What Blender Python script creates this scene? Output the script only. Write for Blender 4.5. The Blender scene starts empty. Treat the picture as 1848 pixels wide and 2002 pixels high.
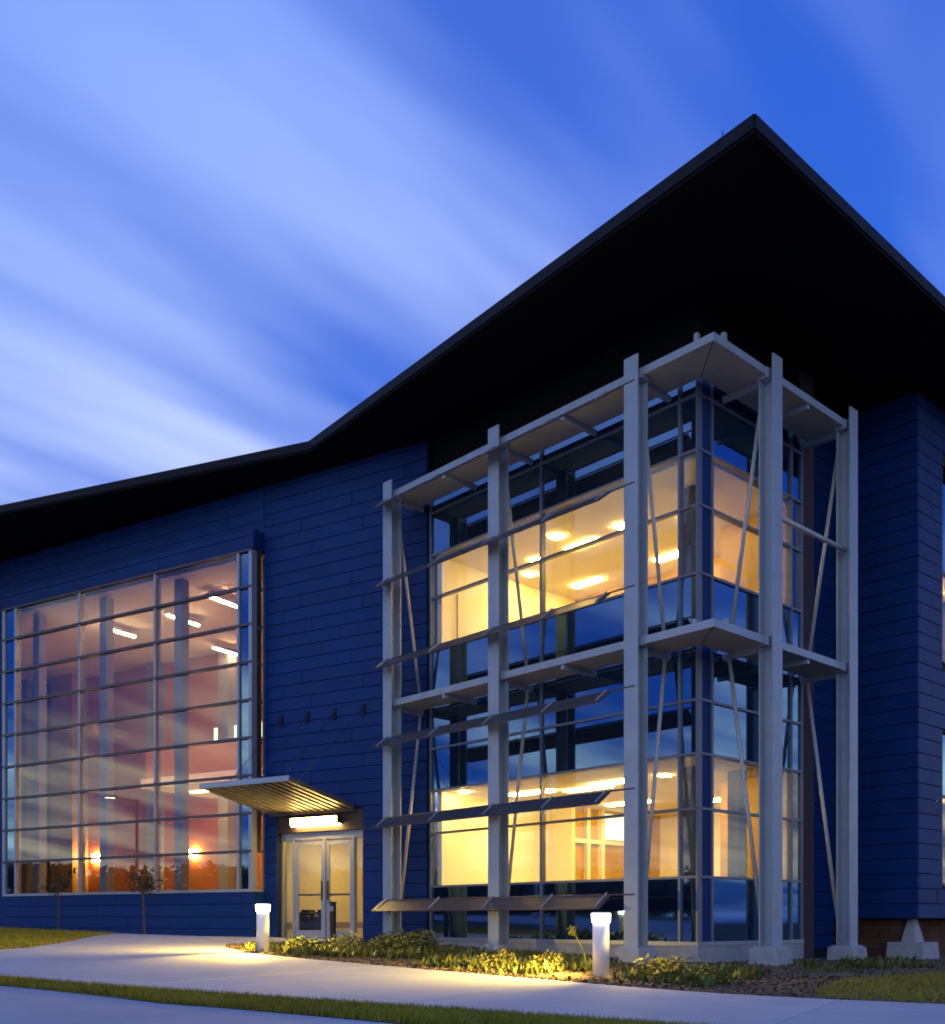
import bpy, bmesh, math, random
from mathutils import Vector, Matrix

random.seed(11)
R_ = math.radians
scn = bpy.context.scene
COL = scn.collection

# ------------------------------------------------------------------ camera
CAM = (-13.593, -9.240, 0.40)
cd = bpy.data.cameras.new('camera')
cam = bpy.data.objects.new('camera', cd)
COL.objects.link(cam)
cam.location = CAM
cam.rotation_euler = (R_(90), 0, R_(47.43 - 90))
cd.sensor_fit = 'HORIZONTAL'
cd.sensor_width = 36.0
cd.lens = 36.0 * 2008 / 1848
cd.shift_y = 799 / 1848
cd.clip_end = 3000
scn.camera = cam

# ------------------------------------------------------------------ sky, dusk light, exposure
world = bpy.data.worlds.new('World')
scn.world = world
world.use_nodes = True
wt = world.node_tree
wt.nodes.clear()
SUN_AZ = R_(-115)            # clockwise from +Y: low in the west, to the left of the building
SUN_EL = R_(3.0)


def wn_(kind, **kw):
    n = wt.nodes.new(kind)
    for k, v in kw.items():
        setattr(n, k, v)
    return n


def wl(a, b):
    wt.links.new(a, b)


def wmath(op, a, b=None, clamp=False):
    n = wn_('ShaderNodeMath', operation=op, use_clamp=clamp)
    for i, v in enumerate((a, b)):
        if v is None:
            continue
        if isinstance(v, (int, float)):
            n.inputs[i].default_value = v
        else:
            wl(v, n.inputs[i])
    return n.outputs[0]


sky = wn_('ShaderNodeTexSky', sky_type='NISHITA', sun_disc=False)
sky.sun_elevation = SUN_EL
sky.sun_rotation = SUN_AZ
sky.air_density = 1.0
sky.dust_density = 0.6
sky.ozone_density = 3.0
# tungsten white balance of the exposure: everything lit by the sky goes blue
def tinted(src, tint, const):
    mu = wn_('ShaderNodeMix', data_type='RGBA', blend_type='MULTIPLY')
    mu.inputs['Factor'].default_value = 1.0
    wl(src, mu.inputs['A'])
    mu.inputs['B'].default_value = (*tint, 1)
    ad = wn_('ShaderNodeMix', data_type='RGBA', blend_type='ADD')
    ad.inputs['Factor'].default_value = 1.0
    wl(mu.outputs['Result'], ad.inputs['A'])
    ad.inputs['B'].default_value = (*const, 1)
    return ad.outputs['Result']


skymin = wn_('ShaderNodeMix', data_type='RGBA', blend_type='DARKEN')
skymin.inputs['Factor'].default_value = 1.0
wl(sky.outputs[0], skymin.inputs['A'])
skymin.inputs['B'].default_value = (1.0, 1.3, 1.8, 1)
clear = tinted(skymin.outputs['Result'], (0.45, 1.05, 2.2), (0.22, 0.70, 4.4))
# long-exposure cloud streaks: a cloud layer projected overhead, drawn out along world X
tc = wn_('ShaderNodeTexCoord')
sep = wn_('ShaderNodeSeparateXYZ')
wl(tc.outputs['Generated'], sep.inputs[0])
zz = wmath('ADD', wmath('MAXIMUM', sep.outputs['Z'], 0.0), 0.10)
px = wmath('DIVIDE', sep.outputs['X'], zz)
py = wmath('DIVIDE', sep.outputs['Y'], zz)


def cloud_noise(sx, sy, ox, oy, detail, rough, rot=0.0):
    c, s = math.cos(rot), math.sin(rot)
    ax = wmath('ADD', wmath('MULTIPLY', px, c), wmath('MULTIPLY', py, s))
    ay = wmath('SUBTRACT', wmath('MULTIPLY', py, c), wmath('MULTIPLY', px, s))
    cmb = wn_('ShaderNodeCombineXYZ')
    wl(wmath('ADD', wmath('MULTIPLY', ax, sx), ox), cmb.inputs[0])
    wl(wmath('ADD', wmath('MULTIPLY', ay, sy), oy), cmb.inputs[1])
    n = wn_('ShaderNodeTexNoise')
    n.inputs['Scale'].default_value = 1.0
    n.inputs['Detail'].default_value = detail
    n.inputs['Roughness'].default_value = rough
    wl(cmb.outputs[0], n.inputs['Vector'])
    return n.outputs['Fac']


big = cloud_noise(0.45, 0.80, 14.80, 18.45, 2.0, 0.5, 0.06)
streak = cloud_noise(0.62, 2.6, 0.58, 9.31, 3.0, 0.5, 0.06)
fine = cloud_noise(1.3, 7.0, 1.4, 8.2, 2.0, 0.45, 0.10)
m = wmath('ADD', wmath('MULTIPLY', big, 0.54), wmath('MULTIPLY', streak, 0.44))
m = wmath('ADD', m, wmath('MULTIPLY', fine, 0.08))
ramp = wn_('ShaderNodeValToRGB')
ramp.color_ramp.interpolation = 'EASE'
ramp.color_ramp.elements[0].position = 0.44
ramp.color_ramp.elements[0].color = (0, 0, 0, 1)
ramp.color_ramp.elements[1].position = 0.66
ramp.color_ramp.elements[1].color = (1, 1, 1, 1)
wl(m, ramp.inputs[0])
# the clouds take the sky's own light, whitened, so they stay brighter towards the afterglow
bw = wn_('ShaderNodeRGBToBW')
wl(sky.outputs[0], bw.inputs[0])
glow = wmath('MINIMUM', bw.outputs[0], 1.25)
glow = wmath('POWER', glow, 2.6)
cloud = tinted(glow, (11.0, 10.2, 4.0), (1.35, 3.0, 10.0))
mixc = wn_('ShaderNodeMix', data_type='RGBA')
wl(ramp.outputs[0], mixc.inputs['Factor'])
wl(clear, mixc.inputs['A'])
wl(cloud, mixc.inputs['B'])
bg = wn_('ShaderNodeBackground')
bg.inputs['Strength'].default_value = 0.10
wl(mixc.outputs['Result'], bg.inputs['Color'])
wo = wn_('ShaderNodeOutputWorld')
wl(bg.outputs[0], wo.inputs[0])

sd = bpy.data.lights.new('sun', 'SUN')
sd.energy = 0.22
sd.angle = R_(30)
sd.color = (0.35, 0.58, 1.0)
sun = bpy.data.objects.new('sun', sd)
COL.objects.link(sun)
sdir = Vector((math.sin(SUN_AZ) * math.cos(R_(16)), math.cos(SUN_AZ) * math.cos(R_(16)), math.sin(R_(16))))
sun.rotation_euler = sdir.to_track_quat('Z', 'Y').to_euler()
sun.location = (-20, 20, 20)

scn.view_settings.view_transform = 'Standard'
scn.view_settings.look = 'None'
scn.view_settings.exposure = 0.0
scn.view_settings.gamma = 1.0
scn.view_settings.use_curve_mapping = False
scn.cycles.use_denoising = True
scn.cycles.max_bounces = 8
scn.cycles.transparent_max_bounces = 16
scn.cycles.sample_clamp_indirect = 6.0
scn.cycles.filter_width = 1.8

# ------------------------------------------------------------------ materials


def mat(name, col, rough=0.6, metal=0.0, noise=None, spec=0.5, bump=None, rand=0.0, ao_dirt=None):
    m_ = bpy.data.materials.new(name)
    m_.use_nodes = True
    t = m_.node_tree
    b = t.nodes['Principled BSDF']
    b.inputs['Roughness'].default_value = rough
    b.inputs['Metallic'].default_value = metal
    b.inputs['Specular IOR Level'].default_value = spec
    b.inputs['Base Color'].default_value = (*col, 1)
    src = None
    if noise:
        sc_, amt = noise[0], noise[1]
        col2 = noise[2] if len(noise) > 2 else tuple(c * (1 - amt) for c in col)
        g = t.nodes.new('ShaderNodeNewGeometry')
        n = t.nodes.new('ShaderNodeTexNoise')
        n.inputs['Scale'].default_value = sc_
        n.inputs['Detail'].default_value = 6
        n.inputs['Roughness'].default_value = 0.65
        t.links.new(g.outputs['Position'], n.inputs['Vector'])
        r = t.nodes.new('ShaderNodeValToRGB')
        r.color_ramp.elements[0].position = 0.32
        r.color_ramp.elements[1].position = 0.68
        r.color_ramp.elements[0].color = (*col2, 1)
        r.color_ramp.elements[1].color = (*col, 1)
        t.links.new(n.outputs['Fac'], r.inputs[0])
        src = r.outputs[0]
    if rand > 0:
        oi = t.nodes.new('ShaderNodeObjectInfo')
        mp = t.nodes.new('ShaderNodeMapRange')
        mp.inputs['To Min'].default_value = 1 - rand
        mp.inputs['To Max'].default_value = 1 + rand
        t.links.new(oi.outputs['Random'], mp.inputs['Value'])
        mx = t.nodes.new('ShaderNodeMix')
        mx.data_type = 'RGBA'
        mx.blend_type = 'MULTIPLY'
        mx.inputs['Factor'].default_value = 1
        if src is None:
            mx.inputs['A'].default_value = (*col, 1)
        else:
            t.links.new(src, mx.inputs['A'])
        t.links.new(mp.outputs[0], mx.inputs['B'])
        src = mx.outputs['Result']
    if src is not None:
        t.links.new(src, b.inputs['Base Color'])
    if bump:
        g2 = t.nodes.new('ShaderNodeNewGeometry')
        n2 = t.nodes.new('ShaderNodeTexNoise')
        n2.inputs['Scale'].default_value = bump[0]
        n2.inputs['Detail'].default_value = 5
        t.links.new(g2.outputs['Position'], n2.inputs['Vector'])
        bp = t.nodes.new('ShaderNodeBump')
        bp.inputs['Strength'].default_value = bump[1]
        bp.inputs['Distance'].default_value = 0.02
        t.links.new(n2.outputs['Fac'], bp.inputs['Height'])
        t.links.new(bp.outputs[0], b.inputs['Normal'])
    return m_


def emit(name, col, strength):
    m_ = bpy.data.materials.new(name)
    m_.use_nodes = True
    t = m_.node_tree
    t.nodes.clear()
    e = t.nodes.new('ShaderNodeEmission')
    e.inputs[0].default_value = (*col, 1)
    e.inputs[1].default_value = strength
    o = t.nodes.new('ShaderNodeOutputMaterial')
    t.links.new(e.outputs[0], o.inputs[0])
    return m_


def glass(name, tint, base_refl, rough=0.0):
    """Thin architectural glass: lets light through, mirrors part of it, more at grazing angles."""
    m_ = bpy.data.materials.new(name)
    m_.use_nodes = True
    t = m_.node_tree
    t.nodes.clear()
    tr = t.nodes.new('ShaderNodeBsdfTransparent')
    tr.inputs[0].default_value = (*tint, 1)
    gl = t.nodes.new('ShaderNodeBsdfGlossy')
    gl.inputs['Roughness'].default_value = rough
    gl.inputs['Color'].default_value = (0.92, 0.95, 1.0, 1)
    fr = t.nodes.new('ShaderNodeFresnel')
    fr.inputs[0].default_value = 1.5
    ad = t.nodes.new('ShaderNodeMath')
    ad.operation = 'ADD'
    ad.use_clamp = True
    ad.inputs[1].default_value = base_refl
    t.links.new(fr.outputs[0], ad.inputs[0])
    mx = t.nodes.new('ShaderNodeMixShader')
    ge = t.nodes.new('ShaderNodeNewGeometry')      # the far face of the pane adds no second mirror image
    nb = t.nodes.new('ShaderNodeMath')
    nb.operation = 'SUBTRACT'
    nb.inputs[0].default_value = 1.0
    t.links.new(ge.outputs['Backfacing'], nb.inputs[1])
    mu = t.nodes.new('ShaderNodeMath')
    mu.operation = 'MULTIPLY'
    t.links.new(ad.outputs[0], mu.inputs[0])
    t.links.new(nb.outputs[0], mu.inputs[1])
    t.links.new(mu.outputs[0], mx.inputs[0])
    t.links.new(tr.outputs[0], mx.inputs[1])
    t.links.new(gl.outputs[0], mx.inputs[2])
    o = t.nodes.new('ShaderNodeOutputMaterial')
    t.links.new(mx.outputs[0], o.inputs[0])
    return m_


def spandrel_mat():
    m_ = bpy.data.materials.new('spandrel_glass')
    m_.use_nodes = True
    t = m_.node_tree
    t.nodes.clear()
    d = t.nodes.new('ShaderNodeBsdfDiffuse')
    d.inputs[0].default_value = (0.006, 0.012, 0.03, 1)
    gl = t.nodes.new('ShaderNodeBsdfGlossy')
    gl.inputs['Roughness'].default_value = 0.03
    gl.inputs['Color'].default_value = (0.40, 0.68, 1.0, 1)
    fr = t.nodes.new('ShaderNodeFresnel')
    fr.inputs[0].default_value = 1.55
    ad = t.nodes.new('ShaderNodeMath')
    ad.operation = 'ADD'
    ad.use_clamp = True
    ad.inputs[1].default_value = 0.22
    t.links.new(fr.outputs[0], ad.inputs[0])
    mx = t.nodes.new('ShaderNodeMixShader')
    t.links.new(ad.outputs[0], mx.inputs[0])
    t.links.new(d.outputs[0], mx.inputs[1])
    t.links.new(gl.outputs[0], mx.inputs[2])
    o = t.nodes.new('ShaderNodeOutputMaterial')
    t.links.new(mx.outputs[0], o.inputs[0])
    return m_


WARM = (1.0, 0.64, 0.24)
M = dict(
    panel=mat('navy_metal_panel', (0.003, 0.032, 0.150), 0.55, 0.0, spec=0.2, noise=(1.3, 0.25), rand=0.06, bump=(3.0, 0.06)),
    joint=mat('dark_joint_backing', (0.002, 0.007, 0.022), 0.8),
    steel=mat('pale_grey_painted_steel', (0.30, 0.345, 0.40), 0.42, 0.0, noise=(2.5, 0.14), bump=(14, 0.04)),
    deck=mat('grey_painted_deck', (0.31, 0.32, 0.32), 0.55, noise=(3.0, 0.15)),
    slat=mat('weathered_canopy_metal', (0.17, 0.155, 0.12), 0.5, 0.2, noise=(5, 0.3)),
    rod=mat('pale_steel_rod', (0.46, 0.44, 0.42), 0.4, 0.1),
    alu=mat('aluminium_mullion', (0.30, 0.32, 0.36), 0.38, 0.35),
    mull=mat('blue_grey_mullion', (0.15, 0.17, 0.22), 0.4, 0.3),
    dalu=mat('dark_mullion', (0.05, 0.055, 0.07), 0.4, 0.2),
    blade=mat('brownish_metal_blade', (0.075, 0.066, 0.066), 0.45, 0.2, noise=(4.0, 0.2)),
    soffit=mat('black_soffit', (0.003, 0.003, 0.004), 0.8, noise=(1.0, 0.3), spec=0.15),
    fascia=mat('black_fascia', (0.004, 0.004, 0.007), 0.6, spec=0.2),
    glass=glass('window_glass', (0.90, 0.92, 0.92), 0.03),
    bayglass=glass('tinted_bay_glass', (0.84, 0.85, 0.86), 0.05),
    spandrel=spandrel_mat(),
    conc=mat('concrete_footing', (0.36, 0.36, 0.36), 0.85, noise=(6, 0.25), bump=(30, 0.2)),
    walk=mat('sidewalk_concrete', (0.42, 0.43, 0.45), 0.8, noise=(1.6, 0.18), bump=(60, 0.12), rand=0.03),
    road=mat('drive_concrete', (0.40, 0.42, 0.46), 0.75, noise=(0.55, 0.30), bump=(45, 0.12)),
    soil=mat('dark_soil', (0.05, 0.036, 0.022), 0.95, noise=(5, 0.4), bump=(25, 0.6)),
    mulch=mat('bark_mulch', (0.13, 0.085, 0.05), 0.95, noise=(7, 0.55), bump=(30, 0.8)),
    chip=mat('bark_chip', (0.17, 0.115, 0.07), 0.9, noise=(9, 0.5)),
    grass=mat('grass_blade', (0.27, 0.25, 0.025), 0.7, noise=(1.2, 0.45), spec=0.2),
    ground=mat('rough_turf', (0.05, 0.06, 0.02), 0.95, noise=(0.6, 0.4)),
    leaf=mat('shrub_leaf', (0.13, 0.15, 0.03), 0.6, noise=(5, 0.6), spec=0.25),
    leaf2=mat('shrub_leaf_yellowish', (0.22, 0.21, 0.05), 0.6, noise=(6, 0.45), spec=0.25),
    dleaf=mat('dark_leaf', (0.035, 0.045, 0.018), 0.7, noise=(4, 0.5)),
    stem=mat('stem_bark', (0.06, 0.045, 0.03), 0.9),
    white=mat('white_bollard_paint', (0.62, 0.62, 0.66), 0.4),
    black=mat('black_metal', (0.012, 0.012, 0.014), 0.45),
    brick=mat('brown_brick', (0.11, 0.045, 0.025), 0.9, noise=(7, 0.3), rand=0.2),
    rust=mat('brown_cladding', (0.045, 0.028, 0.028), 0.7),
    cream=mat('cream_plaster', (0.80, 0.76, 0.66), 0.8),
    ceil=mat('ceiling_tile', (0.78, 0.74, 0.68), 0.85),
    wood=mat('warm_wood_panel', (0.50, 0.32, 0.10), 0.55, noise=(2.0, 0.25)),
    orange=mat('orange_brown_paint', (0.46, 0.17, 0.045), 0.7, noise=(0.7, 0.12)),
    floor=mat('interior_floor', (0.30, 0.25, 0.2), 0.5),
    dark=mat('dark_interior_column', (0.06, 0.07, 0.10), 0.5),
    grey=mat('grey_interior_tube', (0.25, 0.25, 0.28), 0.5),
    troffer=emit('warm_troffer', (1.0, 0.60, 0.14), 96.0),
    downlight=emit('warm_downlight', (1.0, 0.62, 0.16), 190.0),
    atrium=emit('atrium_tube', (1.0, 0.60, 0.26), 90.0),
    fill_strip=emit('fill_strip_glow', (1.0, 0.42, 0.10), 62.0),  # glow of the added, unseen strips that brighten the atrium
    sconce=emit('sconce_lamp', (1.0, 0.55, 0.14), 110.0),
    entry=emit('entrance_light_box', (1.0, 0.64, 0.18), 70.0),
    boll=emit('bollard_lens', (1.0, 0.90, 0.66), 20.0),
    screen=emit('lit_screen', (1.0, 0.92, 0.62), 1.9),
    street=emit('street_lamp_glow', (1.0, 0.78, 0.5), 30.0),
)

# ------------------------------------------------------------------ mesh helpers


class Frame:
    """Local frame on a facade: t runs along the wall, p outwards, z up."""

    def __init__(s, ox, oy, ang):
        s.o = (ox, oy)
        s.a = ang
        s.d = (math.cos(ang), math.sin(ang))
        s.n = (-math.sin(ang), math.cos(ang))

    def at(s, t, p, z=0.0):
        return Vector((s.o[0] + s.d[0] * t + s.n[0] * p, s.o[1] + s.d[1] * t + s.n[1] * p, z))


WD = math.hypot(.287, .957)
FW = Frame(.92, 7.95, math.atan2(.957, -.287))       # left wing wall
FL = Frame(.92, .92, R_(90))                          # left face of the corner bay (t = Y - .92)
FR = Frame(.92, .92, R_(180))                         # right face (t = -(X - .92))
F0 = Frame(0, 0, 0)


def link(name, me, parent=None, loc=None, rz=0.0, mtl=None):
    o = bpy.data.objects.new(name, me)
    COL.objects.link(o)
    if mtl is not None and me is not None and not me.materials:
        me.materials.append(mtl)
    if parent is not None:
        o.parent = parent
    if loc is not None:
        o.location = loc
    o.rotation_euler = (0, 0, rz)
    return o


def from_bm(name, bm):
    me = bpy.data.meshes.new(name)
    bm.normal_update()
    bm.to_mesh(me)
    bm.free()
    return me


def bm_box(bm, c, half, rz=0.0, bev=0.0, rot=None):
    mtx = Matrix.Translation(c) @ (rot if rot is not None else Matrix.Rotation(rz, 4, 'Z'))
    vs = []
    for sx in (-1, 1):
        for sy in (-1, 1):
            for sz in (-1, 1):
                vs.append(bm.verts.new(mtx @ Vector((sx * half[0], sy * half[1], sz * half[2]))))
    fs = [bm.faces.new([vs[i] for i in q]) for q in ((0, 1, 3, 2), (4, 6, 7, 5), (0, 4, 5, 1), (2, 3, 7, 6), (0, 2, 6, 4), (1, 5, 7, 3))]
    if bev > 0:
        es = set(e for f in fs for e in f.edges)
        bmesh.ops.bevel(bm, geom=list(es), offset=bev, segments=1, affect='EDGES')


_cache = {}


def box_mesh(sx, sy, sz, mtl, bev=0.0):
    """Box mesh centred on its own origin, shared between alike pieces."""
    k = (round(sx, 3), round(sy, 3), round(sz, 3), mtl.name, bev)
    if k not in _cache:
        bm = bmesh.new()
        bm_box(bm, Vector((0, 0, 0)), (sx / 2, sy / 2, sz / 2), 0, bev)
        me = from_bm('box', bm)
        me.materials.append(mtl)
        _cache[k] = me
    return _cache[k]


def fbox(name, fr, t0, t1, p0, p1, z0, z1, mtl, parent, bev=0.0):
    """A box placed in a facade frame (own origin; parent must sit at identity)."""
    me = box_mesh(abs(t1 - t0), abs(p1 - p0), abs(z1 - z0), mtl, bev)
    c = fr.at((t0 + t1) / 2, (p0 + p1) / 2, (z0 + z1) / 2)
    return link(name, me, parent, c, fr.a)


def rod(name, a, b, r, mtl, parent, seg=8):
    a, b = Vector(a), Vector(b)
    d = b - a
    bm = bmesh.new()
    bmesh.ops.create_cone(bm, cap_ends=True, segments=seg, radius1=r, radius2=r, depth=d.length)
    for f in bm.faces:
        f.smooth = len(f.verts) == 4
    mtx = Matrix.Translation((a + b) / 2) @ d.to_track_quat('Z', 'Y').to_matrix().to_4x4()
    bm.transform(mtx)
    return link(name, from_bm(name, bm), parent, mtl=mtl)


def prism(name, pts, z0, z1, mtl, parent):
    """Vertical prism over a plan polygon."""
    bm = bmesh.new()
    lo = [bm.verts.new((x, y, z0)) for x, y in pts]
    hi = [bm.verts.new((x, y, z1)) for x, y in pts]
    bm.faces.new(lo[::-1])
    bm.faces.new(hi)
    n = len(pts)
    for i in range(n):
        bm.faces.new((lo[i], lo[(i + 1) % n], hi[(i + 1) % n], hi[i]))
    bmesh.ops.recalc_face_normals(bm, faces=bm.faces)
    return link(name, from_bm(name, bm), parent, mtl=mtl)


def thing(name, label, cat, loc=(0, 0, 0), group=None):
    o = link(name, None, None, loc)
    o.empty_display_size = 0.3
    tag(o, label, cat, group)
    return o


def tag(o, label, cat, group=None):
    o['label'] = label
    o['category'] = cat
    if group:
        o['group'] = group
    return o


def G(x, y):
    """Height of the gently sloping site."""
    return max(-1.6, min(0.9, -0.335 + 0.0273 * y))


# ------------------------------------------------------------------ ground, walks, lawns


def sheet(name, pts, dz, mtl, step=1.2, kind='structure', parent=None):
    """Flat-ish sheet over a plan polygon following the slope."""
    bm = bmesh.new()
    vs = [bm.verts.new((x, y, G(x, y) + dz)) for x, y in pts]
    f = bm.faces.new(vs)
    bmesh.ops.recalc_face_normals(bm, faces=[f])
    if f.normal.z < 0:
        f.normal_flip()
    bmesh.ops.triangulate(bm, faces=bm.faces[:])
    o = link(name, from_bm(name, bm), parent, mtl=mtl)
    if kind:
        o['kind'] = kind
    return o


def ground_sheet():
    bm = bmesh.new()
    ys = [-900, -300, -120, -46, -30, -15, 0, 15, 30, 45.2, 120, 300, 900]
    xs = [-900, -300, -120, -60, -30, -15, 0, 15, 30, 60, 120, 300, 900]
    g = [[bm.verts.new((x, y, G(x, y) - 0.10)) for x in xs] for y in ys]
    for j in range(len(ys) - 1):
        for i in range(len(xs) - 1):
            bm.faces.new((g[j][i], g[j][i + 1], g[j + 1][i + 1], g[j + 1][i]))
    o = link('ground', from_bm('ground', bm), mtl=M['ground'])
    o['kind'] = 'structure'


ground_sheet()

# direction of the walk (parallel to the left wing) and its normal towards the building
wd = Vector((-.2873, .9578))
wnv = Vector((.9578, .2873))
ref = Vector((-3.712, -3.973))            # the joint that shows in the near slab


def line_pt(a, b, t):
    return (a[0] + (b[0] - a[0]) * t, a[1] + (b[1] - a[1]) * t)


strip_hi = [(-4.2, -10.2), (-7.03, -3.11), (-8.75, 0.9), (-9.57, 3.26), (-13.2, 13.2), (-17.0, 24.0)]
strip_lo = [(-6.2, -10.2), (-8.63, -1.84), (-9.25, -0.14), (-9.84, 2.41), (-13.3, 12.2), (-17.3, 23.2)]
bed_edge = [(-.6, -8.6), (-2.0, -6.2), (-2.8, -4.72), (-3.55, -3.4), (-3.95, -2.2), (-4.15, -.42), (-4.33, 2.2), (-4.47, 4.98), (-4.40, 6.3), (-4.1, 7.5)]
bed_tip = [(-3.85, 8.3), (-3.2, 9.43), (-2.0, 9.75)]
lawn_edge = [(-4.05, 13.97), (-5.6, 11.5), (-7.0, 9.55), (-8.0, 8.7), (-9.2, 9.4), (-11.6, 15.5), (-14.6, 24.0)]

# slabs of the sidewalk, each its own piece, joints recessed
walk = sheet('sidewalk', strip_hi + [(-14.6, 24.0), (-9.4, 9.6), (-8.0, 8.6), (-4.1, 7.5)] + bed_edge[::-1], -0.055, M['soil'])


def clip_poly(poly, nrm, c):
    """Keep the part of a plan polygon with dot(p, nrm) <= c."""
    out = []
    for i in range(len(poly)):
        a, b = Vector(poly[i]), Vector(poly[(i + 1) % len(poly)])
        da, db = a.dot(nrm) - c, b.dot(nrm) - c
        if da <= 0:
            out.append((a.x, a.y))
        if (da < 0 < db) or (db < 0 < da):
            q = a + (b - a) * (da / (da - db))
            out.append((q.x, q.y))
    return out


def slab(name, pts, parent, mtl, thick=0.09):
    if len(pts) < 3:
        return
    c = Vector((sum(p[0] for p in pts) / len(pts), sum(p[1] for p in pts) / len(pts)))
    bm = bmesh.new()
    top = [bm.verts.new((p[0], p[1], G(*p))) for p in pts]
    bot = [bm.verts.new((p[0], p[1], G(*p) - thick)) for p in pts]
    n = len(pts)
    f = bm.faces.new(top)
    for i in range(n):
        bm.faces.new((top[i], bot[i], bot[(i + 1) % n], top[(i + 1) % n]))
    bmesh.ops.recalc_face_normals(bm, faces=bm.faces)
    if f.normal.z < 0:
        bmesh.ops.reverse_faces(bm, faces=bm.faces)
    ed = [e for e in bm.edges if e.verts[0] in top and e.verts[1] in top]
    bmesh.ops.bevel(bm, geom=ed, offset=0.008, segments=1, affect='EDGES')
    bmesh.ops.triangulate(bm, faces=bm.faces[:])
    return link(name, from_bm(name, bm), parent, mtl=mtl)


def smooth_line(pts, n=4):
    out = []
    P = [Vector(p) for p in pts]
    for i in range(len(P) - 1):
        p0, p1, p2, p3 = P[max(i - 1, 0)], P[i], P[i + 1], P[min(i + 2, len(P) - 1)]
        for k in range(n):
            t = k / n
            q = 0.5 * ((2 * p1) + (p2 - p0) * t + (2 * p0 - 5 * p1 + 4 * p2 - p3) * t * t + (3 * p1 - p0 - 3 * p2 + p3) * t ** 3)
            out.append((q.x, q.y))
    out.append((P[-1].x, P[-1].y))
    return out


bed_edge_s = smooth_line(bed_edge)
lawn_edge_s = smooth_line(lawn_edge)
hi_s = smooth_line(strip_hi, 3)
lo_s = smooth_line(strip_lo, 3)
walk_poly = hi_s + [(-14.6, 24.0), (-11.6, 15.5), (-9.2, 9.4), (-8.0, 8.7), (-6.2, 8.0), (-4.1, 7.5)] + bed_edge_s[::-1][1:]
s0 = ref.dot(wd)
for k in range(-2, 7):
    a, b = s0 + k * 3.3 + 0.006, s0 + (k + 1) * 3.3 - 0.006
    poly = clip_poly(walk_poly, wd, b)
    poly = clip_poly(poly, -wd, -a)
    slab('slab', poly, walk, M['walk'])

# forecourt up to the entrance
fore_poly = [(-4.1, 7.515), (-6.2, 8.015), (-8.0, 8.715)] + lawn_edge_s[:-14][::-1][8:] + [(-2.9, 15.1), (-1.95, 14.0), (-.42, 12.55), (.9, 8.4), (.55, 8.3), (-.35, 9.0)] + bed_tip[::-1]
fore_poly = [(-4.1, 7.515), (-6.2, 8.015), (-8.0, 8.715), (-7.0, 9.55), (-5.6, 11.5), (-4.05, 13.97), (-2.9, 15.4),
             (-1.72, 13.3), (-.42, 12.40), (.80, 8.34), (.1, 8.75), (-.9, 9.6)] + [(-2.0, 9.75), (-3.2, 9.43), (-3.85, 8.3)]
fore = sheet('entrance_path', fore_poly, -0.058, M['soil'])
for k in range(-1, 4):
    a, b = 7.0 + k * 2.6 + 0.006, 7.0 + (k + 1) * 2.6 - 0.006
    poly = clip_poly(clip_poly(fore_poly, wd, b + 1.0), -wd, -(a + 1.0))
    for j in range(-4, 2):
        a2, b2 = j * 3.0 + .4 + 0.006, (j + 1) * 3.0 + .4 - 0.006
        pp = clip_poly(clip_poly(poly, wnv, b2), -wnv, -a2)
        if len(pp) >= 3:
            slab('slab', pp, fore, M['walk'])

# drive at the viewer's feet
drive_poly = lo_s[:] + [(-40, 30), (-60, -30), (-20, -40)]
road = sheet('drive', [(-6.2, -10.2)] + lo_s[1:] + [(-17.3, 40), (-34, 40), (-34, -34), (-3, -34)], -0.035, M['road'])

# verge strip and lawns: soil sheets with blades standing on them
sheet('verge_soil', hi_s + lo_s[::-1], -0.030, M['soil'])
lawn_left = [(-4.05, 13.97)] + [(-5.6, 11.5), (-7.0, 9.55), (-8.0, 8.7), (-9.2, 9.4), (-11.6, 15.5), (-14.6, 24.0)] + [(-8.0, 34), (-5.3, 25.0), (-2.9, 15.4)]
sheet('lawn_soil', lawn_left, -0.03, M['soil'])
bed_poly = bed_edge_s + bed_tip + [(-.9, 9.6), (.1, 8.75), (.80, 8.34), (.9, 8.0), (.9, .9), (12, .9), (30, 2), (30, -12), (5, -12)]
sheet('planting_bed', bed_poly, -0.02, M['mulch'])


def in_poly(p, poly):
    x, y = p
    c = False
    j = len(poly) - 1
    for i in range(len(poly)):
        xi, yi = poly[i]
        xj, yj = poly[j]
        if (yi > y) != (yj > y) and x < (xj - xi) * (y - yi) / (yj - yi) + xi:
            c = not c
        j = i
    return c


def scatter_mesh(name, poly, n, maker, mtl, kind='stuff'):
    xs = [p[0] for p in poly]
    ys = [p[1] for p in poly]
    V, F = [], []
    cnt = 0
    while cnt < n:
        x, y = random.uniform(min(xs), max(xs)), random.uniform(min(ys), max(ys))
        if in_poly((x, y), poly):
            maker(V, F, x, y)
            cnt += 1
    me = bpy.data.meshes.new(name)
    me.from_pydata(V, [], F)
    o = link(name, me, mtl=mtl)
    o['kind'] = kind
    return o


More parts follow.
